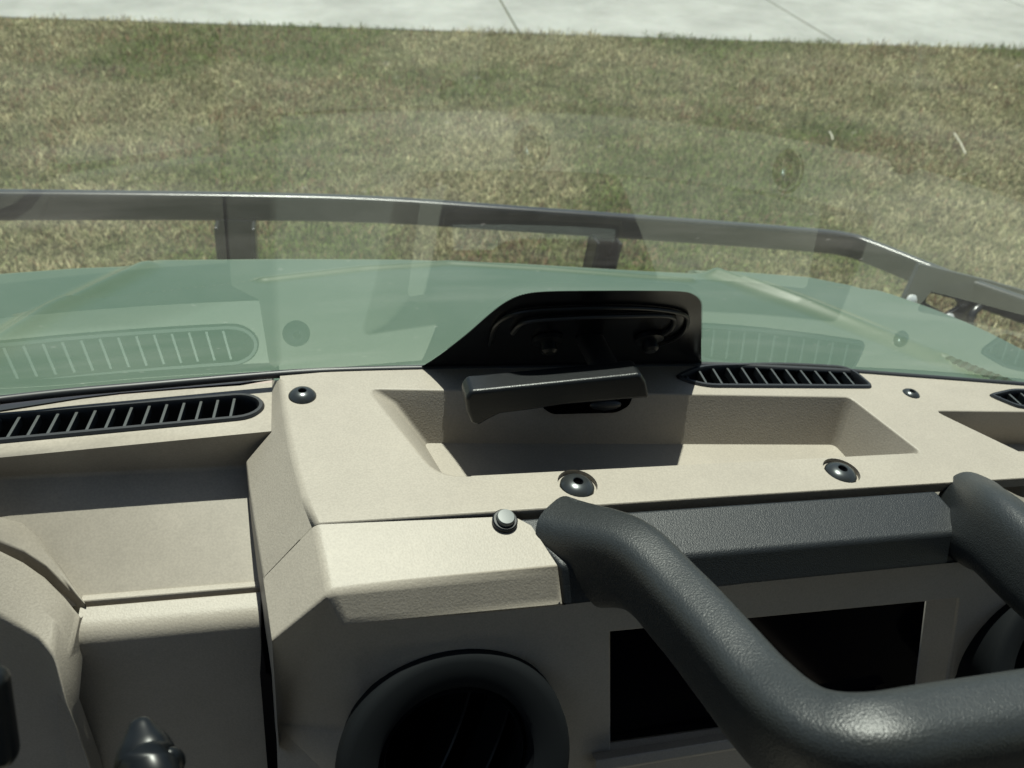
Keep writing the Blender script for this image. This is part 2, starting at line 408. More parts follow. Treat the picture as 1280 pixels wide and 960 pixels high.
# vent outline lies inside the back strip
VR = rounded([ip(838, 472, T), ip(872, 457, T), ip(975, 454, T), ip(1062, 459, T), ip(1094, 486, T), ip(880, 485, T)], [.012, .02, .03, .018, .008, .02], 5)
VF = rounded([ip(1232, 494, T), ip(1262, 487, T), Vector((.70, .425, zT)), Vector((.71, .405, zT)), ip(1275, 512, T)], .008, 4)
def inset(loop, d):
    c = sum(loop, Vector())/len(loop); out = []
    m = len(loop)
    for i, p in enumerate(loop):
        t = (loop[(i+1) % m]-loop[i-1]).normalized(); nrm = Vector((-t.y, t.x, 0))
        if nrm.dot(c-p) < 0: nrm = -nrm
        out.append(p+nrm*d)
    return out
fill_holes(bm, outer, [tray, pocketR, inset(VR, .003), inset(VF, .003)]+cbl)
def walls(bm, loop, depth, dx=lambda p: Vector((0, 0, 0)), floor=True):
    lo = [p+Vector((0, 0, -depth))+dx(p) for p in loop]
    strip(bm, loop, lo, True)
    if floor: poly(bm, lo)
    return lo
# tray: left end slopes inward to a ledge, rear wall upright
tl0, tr0 = tray[2].x, max(p.x for p in tray)
yb_, yf_ = max(p.y for p in tray), min(p.y for p in tray)
TF = pl((0, 0, zT-.040), (0, 0, 1))
trayl = rounded([ip(530, 554, TF), Vector((ip(530, 554, TF).x+.018, .362, zT-.04)), Vector((ip(1043, 556, TF).x+.002, .362, zT-.04)), ip(1043, 556, TF)], [.005, .006, .006, .005])
tc = [ip(459, 486, T), ip(548, 597, T), ip(1153, 566, T), ip(1062, 496, T)]
lc = [ip(530, 554, TF), Vector((ip(530, 554, TF).x+.018, .362, zT-.04)), Vector((ip(1043, 556, TF).x+.002, .362, zT-.04)), ip(1043, 556, TF)]
mc = [a.lerp(b, .24) for a, b in zip(tc, lc)]
mc[0].x += .007; mc[1].x += .004
traym = rounded(mc, [.006, .016, .006, .005])
strip(bm, tray, traym, True); strip(bm, traym, trayl, True); poly(bm, trayl)
walls(bm, pocketR, .036, lambda p: Vector((-.0 , 0, 0)))
for l in (inset(VR, .003), inset(VF, .003)): walls(bm, l, .032, floor=False)
for l in cbl: walls(bm, l, .0035)
# front lip of the top, down to the seam
sk = [Vector((xr, YS, zT)), Vector((XC, YS, zT)), E1[-1]]
strip(bm, sk, [p+Vector((0, .001, -.010)) for p in sk])
# left flank
strip(bm, E1[:3], sTL)
poly(bm, [E1[2], E1[3], E1[4], L2[3], L2[2], L2[1], L2[0], sTL[2]])
tanw = Vector((0, 0, -.12))
strip(bm, [L2[0], L2[1], L2[2], L2[3], tip], [p+tanw for p in (L2[0], L2[1], L2[2], L2[3], tip)])
poly(bm, [sTL[2], L2[0], L2[0]+tanw, sTL[2]+Vector((-.002, 0, -.14))])
def con_w(a, b):
    def near(p, L, t=3e-4): return any((p-q).length < t for q in L)
    if near(a, E1) and near(b, E1): return .7
    if near(a, [sTL[0], sTL[1], sTL[2]]+L2+[tip]) and near(b, [sTL[0], sTL[1], sTL[2]]+L2+[tip]): return .35
    if near(a, tray) and near(b, tray): return .28
    if near(a, pocketR) and near(b, pocketR): return .28
    if near(a, sk) and near(b, sk): return .3
    return 0
con = build('center_console', bm, M_TAN, veh, bevel=.0050, seg=4, ang=14, wfun=con_w)
tag(con, 'tan moulded console top with an open tray')

# lower nose of the console: sloping top, chamfer and the shaded face
bm = bmesh.new()
lowl = E1[-1]+Vector((0, 0, -.0002))
na = [E1[-1]+Vector((0, -.0002, -.0003)), ip(642, 640, T)+Vector((0, -.001, -.0026))]
n3 = ip(700, 712, NP); c3 = ip(703, 752, CP)
nm = ip(664, 657, NP)
poly(bm, [na[0], n2, n3, nm, na[1]])
poly(bm, [n2, ctip, c3, n3])
poly(bm, [na[0], L2[3]+Vector((0, -.0003, -.0003)), tip, n2])
klow = ip(345, 905, pl(tip, (1.175, -3, -.45)))
poly(bm, [n2, tip, klow, ctip])
# right end of the nose, going forward under the pad
poly(bm, [n3, c3, c3+Vector((0.002, .03, -.0)), nm+Vector((.003, .0, -.012)), nm])
# face sheet with vent and display openings
fu = Vector((1, 0, 0)); fv = slope(FT).cross(fu)
if fv.z < 0: fv = -fv
def fpt(p): return FP[0]+fu*(p-FP[0]).dot(fu)+fv*(p-FP[0]).dot(fv)
rc = ip(563, 946, FP); RO = (ip(700, 946, FP)-ip(426, 946, FP)).length/2*.96
rcR = Vector((.541, rc.y, rc.z+.004))
bot = fv*(-.32)
fl = ip(352, 930, FP)
fcR = mx_(ctip)+Vector((.07, 0, 0))
top_y = [ctip, c3, fpt(Vector((XC, c3.y, c3.z))), fpt(Vector((fcR.x, c3.y, c3.z)))]
fR = mx_(klow)+Vector((.07, 0, 0))
outerF = top_y+[fR, fR+bot, klow+bot, klow]
outerF = [fpt(p) for p in outerF]; outerF[0] = ctip; outerF[1] = c3; outerF[-1] = klow
scr = [ip(762, 797, FP), ip(765, 938, FP), ip(930, 905, FP), ip(1168, 752, FP)]
sx0, sx1 = ip(765, 870, FP).x-.004, ip(1170, 790, FP).x
sz1 = ip(1168, 751, FP); sz0 = ip(765, 938, FP)
def fp2(x, v): return FP[0]+fu*(x-FP[0].x)+fv*v
v1 = (sz1-FP[0]).dot(fv); v0 = (sz0-FP[0]).dot(fv)
fn = slope(FT)
sh = [ip(763, 940, FP), ip(1180, 888, FP), ip(1199, 748, FP), ip(763, 790, FP)]
fill_holes(bm, outerF, [ring_pts(rc, RO*.93, RO*.93, 40, fu, fv), ring_pts(rcR, RO*.93, RO*.93, 40, fu, fv), sh])
fn = slope(FT)
si = [ip(765, 938, FP)-fn*.006, ip(1154, 890, FP)-fn*.010, ip(1172, 752, FP)-fn*.010, ip(765, 791, FP)-fn*.006]
strip(bm, sh, si, True)
poly(bm, [klow, tip, tip+Vector((.004, 0.02, -.12)), klow+bot])
strip(bm, [klow+bot, outerF[5]], [klow+bot+Vector((0, .3, 0)), outerF[5]+Vector((0, .3, 0))])
def nose_w(a, b):
    def near(p, L, t=3e-4): return any((p-q).length < t for q in L)
    if near(a, [n2, n3, ctip, c3]) and near(b, [n2, n3, ctip, c3]): return 1
    if near(a, [n2, na[0]]) and near(b, [n2, na[0]]): return 1
    if near(a, [n2, tip]) and near(b, [n2, tip]): return .6
    if near(a, sh) and near(b, sh): return .4
    return 0
nose = build('console_face', bm, M_TAN, veh, bevel=.0032, seg=4, ang=12, wfun=nose_w)
tag(nose, 'tan front of the console with a chamfered brow')

# ---- display
bm = bmesh.new(); poly(bm, [p-fn*.0006+Vector((0, 0, 0)) for p in si]); r = bmesh.ops.extrude_face_region(bm, geom=bm.faces[:])
bmesh.ops.translate(bm, verts=[g for g in r['geom'] if isinstance(g, bmesh.types.BMVert)], vec=-fn*.008)
dsp = build('display', bm, M_SCREEN, veh, bevel=.001); tag(dsp, 'dark switched-off display')
# ledge below the display
bm = bmesh.new()
pa = [fp2(sx0-.002, v0-.001), fp2(sx1, v0-.001)]
pts = [(0, .001), (.008, .004), (.010, -.004), (.004, -.014)]
for (a0, b0), (a1, b1) in zip(pts, pts[1:]): poly(bm, [pa[0]+fn*a0+fv*b0, pa[1]+fn*a0+fv*b0, pa[1]+fn*a1+fv*b1, pa[0]+fn*a1+fv*b1])
build('display_ledge', bm, M_TAN, veh, bevel=.001)

# ---- round air vents
def round_vent(c):
    vn_ = slope(58); vv = vn_.cross(fu); vv = -vv if vv.z < 0 else vv
    R_ = Matrix((fu, vv, vn_)).transposed().to_4x4(); R_.translation = c+fn*.020+fv*.024-fu*.002
    bm = bmesh.new()
    prof = [(RO*.80, -.055), (RO*.97, -.010), (RO, .0), (RO*.985, .008), (RO*.955, .0105), (RO*.90, .0115), (RO*.70, .0095), (RO*.665, .0075), (RO*.645, -.002), (RO*.66, -.04)]
    lathe(bm, prof, 64, R_)
    o = build('round_air_vent', bm, M_VENT, veh)
    bm = bmesh.new(); lathe(bm, [(RO*.67, -.04), (0, -.04)], 40, R_); build('duct', bm, M_DARK, o)
    bm = bmesh.new(); lathe(bm, [(RO*.635, -.012), (RO*.635, -.004), (RO*.60, -.001), (RO*.585, -.004), (RO*.585, -.012)], 56, R_ @ Matrix.Rotation(rad(6), 4, 'X')); build('inner_ring', bm, M_BLKS, o)
    for k, off in enumerate((-.06, .34)):
        bm = bmesh.new(); w = RO*math.sqrt(max(.02, .34-(off*.62)**2))
        rows = []
        for j in range(13):
            t = -1+2*j/12; y = w*t; z = -.012-.010*(1-t*t)
            x = off*RO + .012*(1-t*t)*.6
            rows.append((x, y, z))
        rot = R_ @ Matrix.Rotation(rad(-24), 4, 'Z')
        for s in (-1, 1):
            strip(bm, [rot @ Vector((x+s*.0008, y, z)) for x, y, z in rows], [rot @ Vector((x+s*.0008-.008, y, z-.018)) for x, y, z in rows])
        strip(bm, [rot @ Vector((x-.0008, y, z)) for x, y, z in rows], [rot @ Vector((x+.0008, y, z)) for x, y, z in rows])
        build('vane', bm, M_BLKS, o)
    return o
tag(round_vent(rc), 'round black air vent under the left of the grab bar')
tag(round_vent(rcR), 'round black air vent right of the display')

# ---- pad above the display
bm = bmesh.new()
xL = ip(662, 655, NP).x; xR_ = ip(1218, 664, NP).x
pt0 = [ip(650, 641, NP)+Vector((0, 0, 0)), ip(1172, 607, NP)]
pr = .004
pr_sec = lambda x, yA: [Vector((x, yA, NPz(yA)+pr-.004)), ]
def NPz(y): return NP[0].z-(NP[0].y-y)*math.tan(rad(12))
yA = YS-.004; yB = ip(1000, 683, NP).y
zA = NPz(yA); zB = NPz(yB)
_pc = ip(1050, 724, pl((0, yB, zB), slope(66))); yC, zC = _pc.y, _pc.z
prof = [(yA, zA-.012), (yA, zA-.0015), (yB, zB+.0005), (yC-.001, zC+.0005), (yC+.006, zC-.004), (yC+.02, zC-.004)]
cols = [(ip(648, 641, NP).x, 0), (.166, 1), (.30, 1), (.405, 1), (.43, 1)]
xe = [[ip(648, 641, NP).x]*2+[n3.x+.0015, c3.x+.0015, c3.x+.002, c3.x+.002]]
rows = []
xs_l = [na[1].x+.0012, na[1].x+.0012, n3.x+.0012, c3.x+.0015, c3.x+.0015, c3.x+.0015]
xs_r = [ip(1168, 606, NP).x]*2+[ip(1216, 664, NP).x, ip(1222, 706, FP).x]+[ip(1222, 706, FP).x]*2
for t in (0, .25, .5, .75, 1):
    rows.append([Vector((a+(b-a)*t, y, z)) for (y, z), a, b in zip(prof, xs_l, xs_r)])
for a, b in zip(rows, rows[1:]): strip(bm, a, b)
poly(bm, rows[0]); poly(bm, rows[-1][::-1])
pad = build('dash_pad', bm, M_BLK, veh, bevel=.0030, seg=4, ang=20); tag(pad, 'black grained pad above the display')

# ---- grab bar: two legs and a crossbar, one moulded piece
def atd(x, y, d): r_ = ray(x, y); return C0+r_.normalized()*d
p0 = ip(722, 667, NP)+Vector((0, .003, -.020))
XB = (p0.x+ip(1232, 640, NP).x)/2
def mb_(p): return Vector((2*XB-p[0], p[1], p[2]))
half = [p0, atd(790, 705, .456), atd(850, 762, .430), atd(905, 826, .407), atd(948, 878, .391)]
mid = [atd(988, 916, .378), atd(1032, 938, .371), atd(1090, 942, .371)]
L = half+mid
ybar, zbar = L[-1].y, L[-1].z
L = L+[Vector((L[-1].x+.03, ybar, zbar))]
full = L+[Vector((XB, ybar, zbar))]+[mb_(p) for p in L[::-1]]
path = catmull([tuple(p) for p in full], 6)
m_ = len(path); secs = []
tot = [0]
for a, b in zip(path, path[1:]): tot.append(tot[-1]+float(np.linalg.norm(b-a)))
for s in tot:
    e = min(s, tot[-1]-s); k = max(0, 1-e/.075)**1.5
    secs.append((.0170+.006*k, .0255+.010*k))
ups = []
U0 = Vector((.10, -.12, 1)); 
for p, s in zip(path, tot):
    side = 1 if p[0] < XB else -1
    k = min(1, max(0, (abs(p[0]-XB)-.06)/.06))
    ups.append(Vector((-.22*k*side, .10, 1)).normalized())
bm = bmesh.new(); sweep(bm, path, secs, None, 48, 3.1, True, ups)
bar = build('grab_bar', bm, M_BAR, veh); tag(bar, 'black grained grab bar across the display')

# ---- left part of the dashboard
SLOT = 28
yw = ip(339, 539, TL).y
tan_edge = [(-90, 528), (0, 514), (50, 506), (100, 498), (150, 492), (225, 487), (300, 482), (340, 475)]
bk = [Vector((-.75, .41, zL)), Vector((-.45, .437, zL))]+[ip(x, y, TL) for x, y in tan_edge]
fe = [ip(339, 539, TL), ip(0, 572, TL)]+[Vector((-.45, fe_y, zL)) for fe_y in (ip(0, 572, TL).y-.02,)]+[Vector((-.75, .36, zL))]
# the strip's side-defroster vent
vc0, vc1 = ip(300, 509, TL), ip(0, 536, TL)
vd = (vc1-vc0).normalized(); vn = Vector((-vd.y, vd.x, 0)); vlen = .24
if vn.y < 0: vn = -vn
vR = .0155
VL = []
for k in range(13):
    a = math.pi/2-math.pi*k/12; VL.append(vc0-vd*(math.cos(a)*vR*1.25)+vn*(math.sin(a)*vR)-vd*-.003)
for s in (.04, .10, .17, vlen): VL.append(vc0+vd*s-vn*(vR*(1-.02*s)))
for s in (vlen, .17, .10, .04): VL.append(vc0+vd*s+vn*(vR+.06*0))
bm = bmesh.new()
fill_holes(bm, bk+[sTL[1]]+fe, [inset(VL, .002)])
walls(bm, inset(VL, .002), .032, floor=False)
# rear wall, sloping floor, lip and lower panel
zw = ip(150, 600, pl((0, yw, 0), (0, -1, 0))).z
fl_back = [Vector((-.02, yw, ip(303, 584, pl((0, yw, 0), (0, -1, 0))).z)), Vector((-.75, yw-.05, zw-.008))]
FLP = pl((-.12, yw, zw), slope(SLOT))
zfl = lambda y: zw-(yw-y)*math.tan(rad(SLOT))
ylip = ip(215, 747, FLP).y
wt = [Vector((-.02, yw, zL))]+fe[1:]
wb = []
for p, (x_, y_), uc in zip(wt, ((330, 582), (307, 583), (0, 615), (-120, 627), (-200, 640)), (.008, .008, .016, .016, .016)):
    W_ = ip(x_, y_, pl((0, p.y+uc, 0), (0, -1, 0))); wb.append(Vector((p.x, W_.y, W_.z)))
def dense(L, n=10):
    out = []
    for a, b in zip(L, L[1:]): out += [a.lerp(b, k/n) for k in range(n)]
    return out+[L[-1]]
wbD = dense(wb); lipL = [Vector((p.x, ylip, zfl(ylip))) for p in wbD]
strip(bm, dense(wt), wbD)
prev = wbD
for k in range(1, 9):
    cur = [a.lerp(b, k/8) for a, b in zip(wbD, lipL)]; strip(bm, prev, cur); prev = cur
lp = build('storage_pocket', bm, M_TAN_SMOOTH, veh, bevel=.0025, seg=3, ang=24); tag(lp, 'open tan pocket left of the console')
# lip + lower panel
bm = bmesh.new()
xA = ip(103, 760, FLP).x; xB = ip(325, 742, FLP).x
zl = zfl(ylip)
def row(y, z, xa=xA, xb=xB): return [Vector((xa, y, z)), Vector((xa*.5+xb*.5, y, z)), Vector((xb, y, z))]
rowsG = [row(ylip+.006, zl+.000), row(ylip+.0045, zl+.0045), row(ylip-.0005, zl+.0045), row(ylip-.0015, zl-.001)]
for a, b in zip(rowsG, rowsG[1:]): strip(bm, a, b)
build('pocket_lip', bm, M_TAN, veh, bevel=.0012, seg=2)
bm = bmesh.new()
yg = ylip-.004
zg = zl+.0035
gp = pl((0, yg, zg), slope(10))
def gsec(xa, xb, dy=0):
    out = []
    for k in range(0, 11):
        t = k/10; a = rad(8+t*76); out.append(a)
    return out
sec = [(yg+.001, zg-.012), (yg, zg), (yg-.008, zg-.0016)]
y_, z_ = sec[-1]
for k in range(10):
    a = rad(12+k*7.4); y_ -= .0018*math.cos(a); z_ -= .0018*math.sin(a); sec.append((y_, z_))
yq, zq = sec[-1]; sec.append((yq-.010, zq-.06)); sec.append((yq-.045, zq-.32))
# left edge of the panel runs slightly outwards as it drops
xl = [xA, xA]+[xA-.0012*k for k in range(len(sec)-2)]
xl[-2] = xA-.018; xl[-1] = xA-.02
xrG = ip(326, 775, gp).x
rws = [[Vector((a+(xrG-a)*t, y, z)) for t in (0, .3, .65, 1)] for (y, z), a in zip(sec, xl)]
for a, b in zip(rws, rws[1:]): strip(bm, a, b)
strip(bm, [r_[-1] for r_ in rws], [r_[-1]+Vector((0, .04, -.004)) for r_ in rws])
gpan = build('lower_panel', bm, M_TAN, veh, bevel=.0012, seg=3, ang=40); tag(gpan, 'tan lower panel with a rolled top edge')
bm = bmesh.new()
box(bm, xrG+.0003, tip.x+.03, max(tip.y, klow.y)+.008, ylip+.06, zl-.4, zl-.008); build('gap_shade_block', bm, M_DARK, veh)  # black block filling the panel gap as its shade

# instrument hood at the far left
bm = bmesh.new()
A = [(-160, 640), (-60, 658), (0, 686), (28, 700), (55, 719), (80, 744), (99, 768)]
B = [(-170, 720), (-70, 735), (0, 772), (25, 786), (48, 801), (66, 820), (80, 872)]
def kk(x): return .042*max(0, min(1.7, (104-x)/104))**.9
def q3(x, y, dz): return ip(x, y, pl((0, 0, zg+dz), (0, 0, 1)))
gA = [q3(x, y, kk(x)+.001) for x, y in A]
gB = [q3(x, y, kk(x)*.85-.012) for x, y in B]
gM = [a*.45+b*.55+Vector((0, 0, .0025)) for a, b in zip(gA, gB)]
gM[-1] = q3(87, 818, -.006); gB[-1] = q3(81, 882, -.022)
strip(bm, [p+Vector((0, .002, -.02)) for p in gA], gA); strip(bm, gA, gM); strip(bm, gM, gB)
gC = [Vector((b.x-.000, b.y+.004, b.z-.07)) for b in gB]; strip(bm, gB, gC); strip(bm, gC, [p+Vector((0, -.02, -.25)) for p in gC])
rt = [gA[-1], gM[-1], gB[-1], gC[-1], gC[-1]+Vector((0, -.02, -.25))]
strip(bm, rt, [p+Vector((.003, .012, -.012)) for p in rt])
sub = build('instrument_hood', bm, M_TAN, veh, bevel=.003, seg=3, ang=30); tag(sub, 'curved tan shroud round the instruments')
# hump behind the seam
bm = bmesh.new()
Ah = [(-160, 632), (-60, 650), (0, 677), (30, 690), (58, 709), (85, 735), (106, 758)]
Bh = [(-160, 600), (-70, 620), (0, 645), (27, 652), (48, 670), (72, 703), (107, 755)]
hA = [q3(x, y, kk(x)+.001) for x, y in Ah]
hB = [q3(x, y, kk(x)+.003) for x, y in Bh]
hM = [a*.5+b*.5+Vector((0, 0, .003)) for a, b in zip(hA, hB)]
hC = [p+Vector((0, -.001, -.03)) for p in hB]
strip(bm, [p+Vector((0, 0, -.02)) for p in hA], hA); strip(bm, hA, hM); strip(bm, hM, hB); strip(bm, hB, hC)
build('cowl_hump', bm, M_TAN_SMOOTH, veh, bevel=.002, seg=3, ang=30)
# black rim of an instrument
bm = bmesh.new(); c_ = atd(-72, 905, .36)
vs = box(bm, -.022, .0225, -.006, .006, -.02, .02, Matrix.Translation(c_)@Matrix.Rotation(rad(-20), 4, 'X')); build('instrument_bezel', bm, M_BLKS, veh, bevel=.005, seg=4)

# lever knob
bm = bmesh.new()
kt = atd(174, 897, .375); kb = atd(190, 1010, .372)
pth = catmull([tuple(kt+Vector((0, 0, .0))), tuple(kt*.8+kb*.2), tuple(kt*.55+kb*.45), tuple(kb), tuple(kb+Vector((.0, .0, -.10)))], 6)
ss = []
prof_ = [(0, .0018), (.04, .0034), (.12, .0045), (.25, .0060), (.45, .0090), (.7, .0115), (1, .013)]
for i in range(len(pth)):
    t = i/(len(pth)-1)*1.4; r_ = np.interp(t, [a for a, b in prof_], [b for a, b in prof_]); ss.append((r_, r_*.8))
sweep(bm, pth, ss, (0, -1, .3), 24, 2.3)
kn = build('lever_knob', bm, M_BLKS, veh); tag(kn, 'glossy black lever knob')
bm = bmesh.new(); q = atd(214, 952, .372)
bmesh.ops.create_uvsphere(bm, u_segments=20, v_segments=12, radius=.0055, matrix=Matrix.Translation(q)@Matrix.Diagonal((1, .8, 1.5, 1))); build('knob_button', bm, M_BLKS, kn)

# ---- slotted vents
def slot_vent(name_label, loop, fins, z, p_fin):
    """frame ring, dark well and one slat per fin"""
    bm = bmesh.new(); h = .0022
    o1 = [p+Vector((0, 0, .0004)) for p in loop]; o2 = [p+Vector((0, 0, h)) for p in inset(loop, .0012)]
    i1 = [p+Vector((0, 0, h)) for p in inset(loop, .0034)]; i2 = [p+Vector((0, 0, -.001)) for p in inset(loop, .0046)]; i3 = [p+Vector((0, 0, -.030)) for p in inset(loop, .0050)]
    for a, b in ((o1, o2), (o2, i1), (i1, i2), (i2, i3)): strip(bm, a, b, True)
    fr = build('slot_vent', bm, M_RUB, veh, bevel=0); tag(fr, name_label)
    bm = bmesh.new(); poly(bm, i3); build('vent_well', bm, M_DARK, fr)
    for a, b in fins:
        bm = bmesh.new(); a, b = Vector(a), Vector(b); t = (b-a).normalized(); w = Vector((-t.y, t.x, 0))*.0010
        dn = Vector((0, 0, -.007))
        pts = [a-w, a+w, b+w, b-w]
        lo = [p+dn for p in pts]; vs1 = [bm.verts.new(p) for p in pts]; vs2 = [bm.verts.new(p) for p in lo]
        bm.faces.new(vs1); bm.faces.new(vs2[::-1])
        for k in range(4): bm.faces.new([vs1[k], vs1[(k+1) % 4], vs2[(k+1) % 4], vs2[k]])
        build('slat', bm, M_SLAT, fr, bevel=.0003, seg=1)
    return fr
fl_ = []
for k in range(20):
    s = .004+k*.0109
    c = vc0+vd*s; hh = vR-.0046
    fl_.append((c-vn*hh+vd*.003+Vector((0, 0, .0002)), c+vn*hh-vd*.001+Vector((0, 0, .0002))))
slot_vent('long black slotted vent above the left pocket', VL, fl_, zL, None)
def fins_in(loop, x0, x1, dx, lean):
    """slats across a loop at regular x"""
    out = []; x = x0; ins = inset(loop, .0048)
    while x < x1:
        ys = []
        for yy in np.linspace(min(p.y for p in ins), max(p.y for p in ins), 60):
            xx = x+lean*(yy-.44)
            # point in polygon
            c = False; m = len(ins)
            for i in range(m):
                a, b = ins[i], ins[i-1]
                if (a.y > yy) != (b.y > yy) and xx < (b.x-a.x)*(yy-a.y)/(b.y-a.y)+a.x: c = not c
            if c: ys.append((xx, yy))
        if len(ys) > 3: out.append((Vector((ys[0][0], ys[0][1], zT+.0002)), Vector((ys[-1][0], ys[-1][1], zT+.0002))))
        x += dx
    return out
slot_vent('short black slotted vent beside the windshield patch', VR, fins_in(VR, .300, .475, .0138, .1), zT, None)
slot_vent('black slotted vent at the right edge', VF, fins_in(VF, .575, .70, .0138, .1), zT, None)

# ---- screws
def screw(c, r=.0092, mat_=M_BOLT, n=Vector((0, 0, 1)), name='bolt', sink=0.0):
    q = n.to_track_quat('Z', 'Y').to_matrix().to_4x4(); q.translation = c-n*sink
    bm = bmesh.new()
    lathe(bm, [(r*1.03, -.002), (r*1.03, .0006), (r*.98, .0014), (r*.80, .0033), (r*.55, .0046), (r*.34, .0050), (r*.30, .0046), (r*.28, .0020), (0, .0018)], 36, q)
    o = build(name, bm, mat_, con)
    bm = bmesh.new(); lathe(bm, [(r*.285, .0024), (0, .0024)], 6, q); build('hex_socket', bm, M_DARK, o, smooth=False)
    return o
tag(screw(ip(378, 495, T)), 'domed black bolt on the rear left of the console')
tag(screw(ip(722, 605, T), .0110, sink=.0020), 'recessed black bolt in front of the tray, left')
tag(screw(ip(1052, 589, T), .0110, sink=.0020), 'recessed black bolt in front of the tray, right')
tag(screw(ip(1139, 492, T), .0080, sink=.0022), 'black bolt right of the short vent')
for c in cb:
    pass
# push rivet on the nose
q = slope(12).to_track_quat('Z', 'Y').to_matrix().to_4x4(); q.translation = ip(631, 651, NP)
bm = bmesh.new(); lathe(bm, [(.0078, -.001), (.0078, .0010), (.0070, .0018), (.0058, .0018), (.0052, .0012)], 32, q); rv = build('push_rivet', bm, M_BLKS, nose)
bm = bmesh.new(); lathe(bm, [(.0056, .0010), (.0056, .0042), (.0050, .0050), (0, .0052)], 32, q); build('rivet_cap', bm, M_RIVET, rv)
# drain hole in the tray end, its shade a flat black disc
bm = bmesh.new(); hc = ip(528, 560, pl((0, 0, zT-.0385), (0, 0, 1))); lathe(bm, [(.0022, 0), (0, .0001)], 20, Matrix.Translation(hc+Vector((0, 0, .001)))); build('drain_hole_shade', bm, M_DARK, con)

# ---- windshield
GA = 36.6; YG = .485
gup = Vector((0, -math.sin(rad(GA)), math.cos(rad(GA)))); gn = Vector((0, math.cos(rad(GA)), math.sin(rad(GA))))
_gx, _gy = [], []
for x, y in ((-60, 509), (0, 500), (80, 491), (160, 484), (240, 477), (320, 470), (440, 463), (520, 461), (620, 459), (720, 458), (820, 457), (900, 457), (980, 461), (1060, 465), (1140, 471), (1220, 477), (1300, 483)):
    q = ip(x, y, pl((0, 0, zT-.001), (0, 0, 1))); _gx.append(q.x); _gy.append(q.y)
_gp = np.polyfit(_gx+[-.5, 1.0], _gy+[.40, .385], 4)
def gbase(x): return Vector((x, float(np.polyval(_gp, x))+.009, zT-.010))
bm = bmesh.new(); NX = 60
xs = np.linspace(-.50, 1.036, NX)
def gcol(x, n=26, Lg=.78):
    p = gbase(x); out = [p.copy()]; ds = Lg/n
    for k in range(n):
        t = (k+.5)*ds; a = rad(36.6+5.4*min(1, max(0, (t-.13)/.25)))
        p = p+Vector((0, -math.sin(a), math.cos(a)))*ds; out.append(p.copy())
    return out
gc = [[bm.verts.new(p) for p in gcol(x)] for x in xs]
for a, b in zip(gc, gc[1:]):
    for k in range(len(a)-1): bm.faces.new([a[k], b[k], b[k+1], a[k+1]])
ws = build('windshield', bm, M_GLASS, veh, normals=False); tag(ws, 'clear windshield with fine dust')
for p in ws.data.polygons: p.use_smooth = True
GPL = pl(gbase(XC), gn)
def gpt(x, y, lift=.002): return ip(x, y, GPL)-gn*lift
# black ceramic patch with a dotted rim
fr_out = [(505, 466), (540, 447), (580, 417), (612, 389), (632, 374), (652, 365), (680, 361), (740, 360), (800, 360), (850, 361), (866, 365), (875, 374), (876, 390), (876, 430), (877, 452), (884, 460)]
fc = catmull([(x, y, 0) for x, y in fr_out], 4)
loop = [gpt(p[0], p[1]) for p in fc]
loop = loop+[ip(884, 468, GPL)-gn*.002, ip(505, 472, GPL)-gn*.002]
bm = bmesh.new(); poly(bm, loop)
bmesh.ops.triangulate(bm, faces=bm.faces[:])
M_FRIT = mat('black_ceramic_print', (.004, .004, .005), .25, .35)
fr_ = build('ceramic_patch', bm, M_FRIT, ws, smooth=False); tag(fr_, 'black printed patch at the foot of the glass')
# unseen wiper housing block outside the glass, added to widen the patch's shadow
bm = bmesh.new(); wo = [(575, 446), (610, 416), (648, 382), (680, 370), (850, 370), (867, 382), (868, 450)]
w0 = [ip(x, y, pl(GPL[0]+gn*.006, gn)) for x, y in wo]; w1 = [ip(x, y, pl(GPL[0]+gn*.038, gn)) for x, y in wo]
poly(bm, w0); poly(bm, w1[::-1]); strip(bm, w0, w1, True)
build('wiper_shadow_block', bm, M_BLKM, ws, bevel=.004, seg=2)
# dotted rim: fine teeth along the top edge
bm = bmesh.new(); acc = 0
pp = [gpt(p[0], p[1]) for p in fc[6:52]]
for a, b in zip(pp, pp[1:]):
    L_ = (b-a).length; t = (b-a)/L_; w = gn.cross(t)
    if w.z < 0: w = -w
    while acc < L_:
        c = a+t*acc; s = .0005
        poly(bm, [c-t*s, c+t*s, c+t*s*.6+w*.0009, c-t*s*.6+w*.0009]); acc += .0019
    acc -= L_
build('dotted_rim', bm, M_FRIT, fr_, smooth=False, normals=False)
# wiper mount seen as raised rims on the patch
def gpx(pts): return [tuple(gpt(x, y, .004)) for x, y in pts]
for nm_, pts, r_, mt in (('mount_rim', [(612, 425), (620, 400), (650, 383), (720, 378), (800, 378), (850, 385), (858, 398), (846, 415), (815, 428)], .0016, M_BLKS),
                 ('mount_ridge', [(640, 410), (655, 396), (700, 391), (780, 388), (832, 388), (842, 395), (834, 408), (808, 418)], .0017, M_RUB)):
    bm = bmesh.new(); tube(bm, catmull(gpx(pts), 5), r_, 8); build(nm_, bm, mt, ws)
for cx, cy in ((684, 418), (810, 416)):
    bm = bmesh.new(); c = gpt(cx, cy, .003); q = (-gn).to_track_quat('Z', 'Y').to_matrix().to_4x4(); q.translation = c
    lathe(bm, [(.011, 0), (.011, .003), (.006, .004), (.006, .010), (.004, .012), (0, .012)], 20, q); build('mount_stud', bm, M_BLKS, ws)
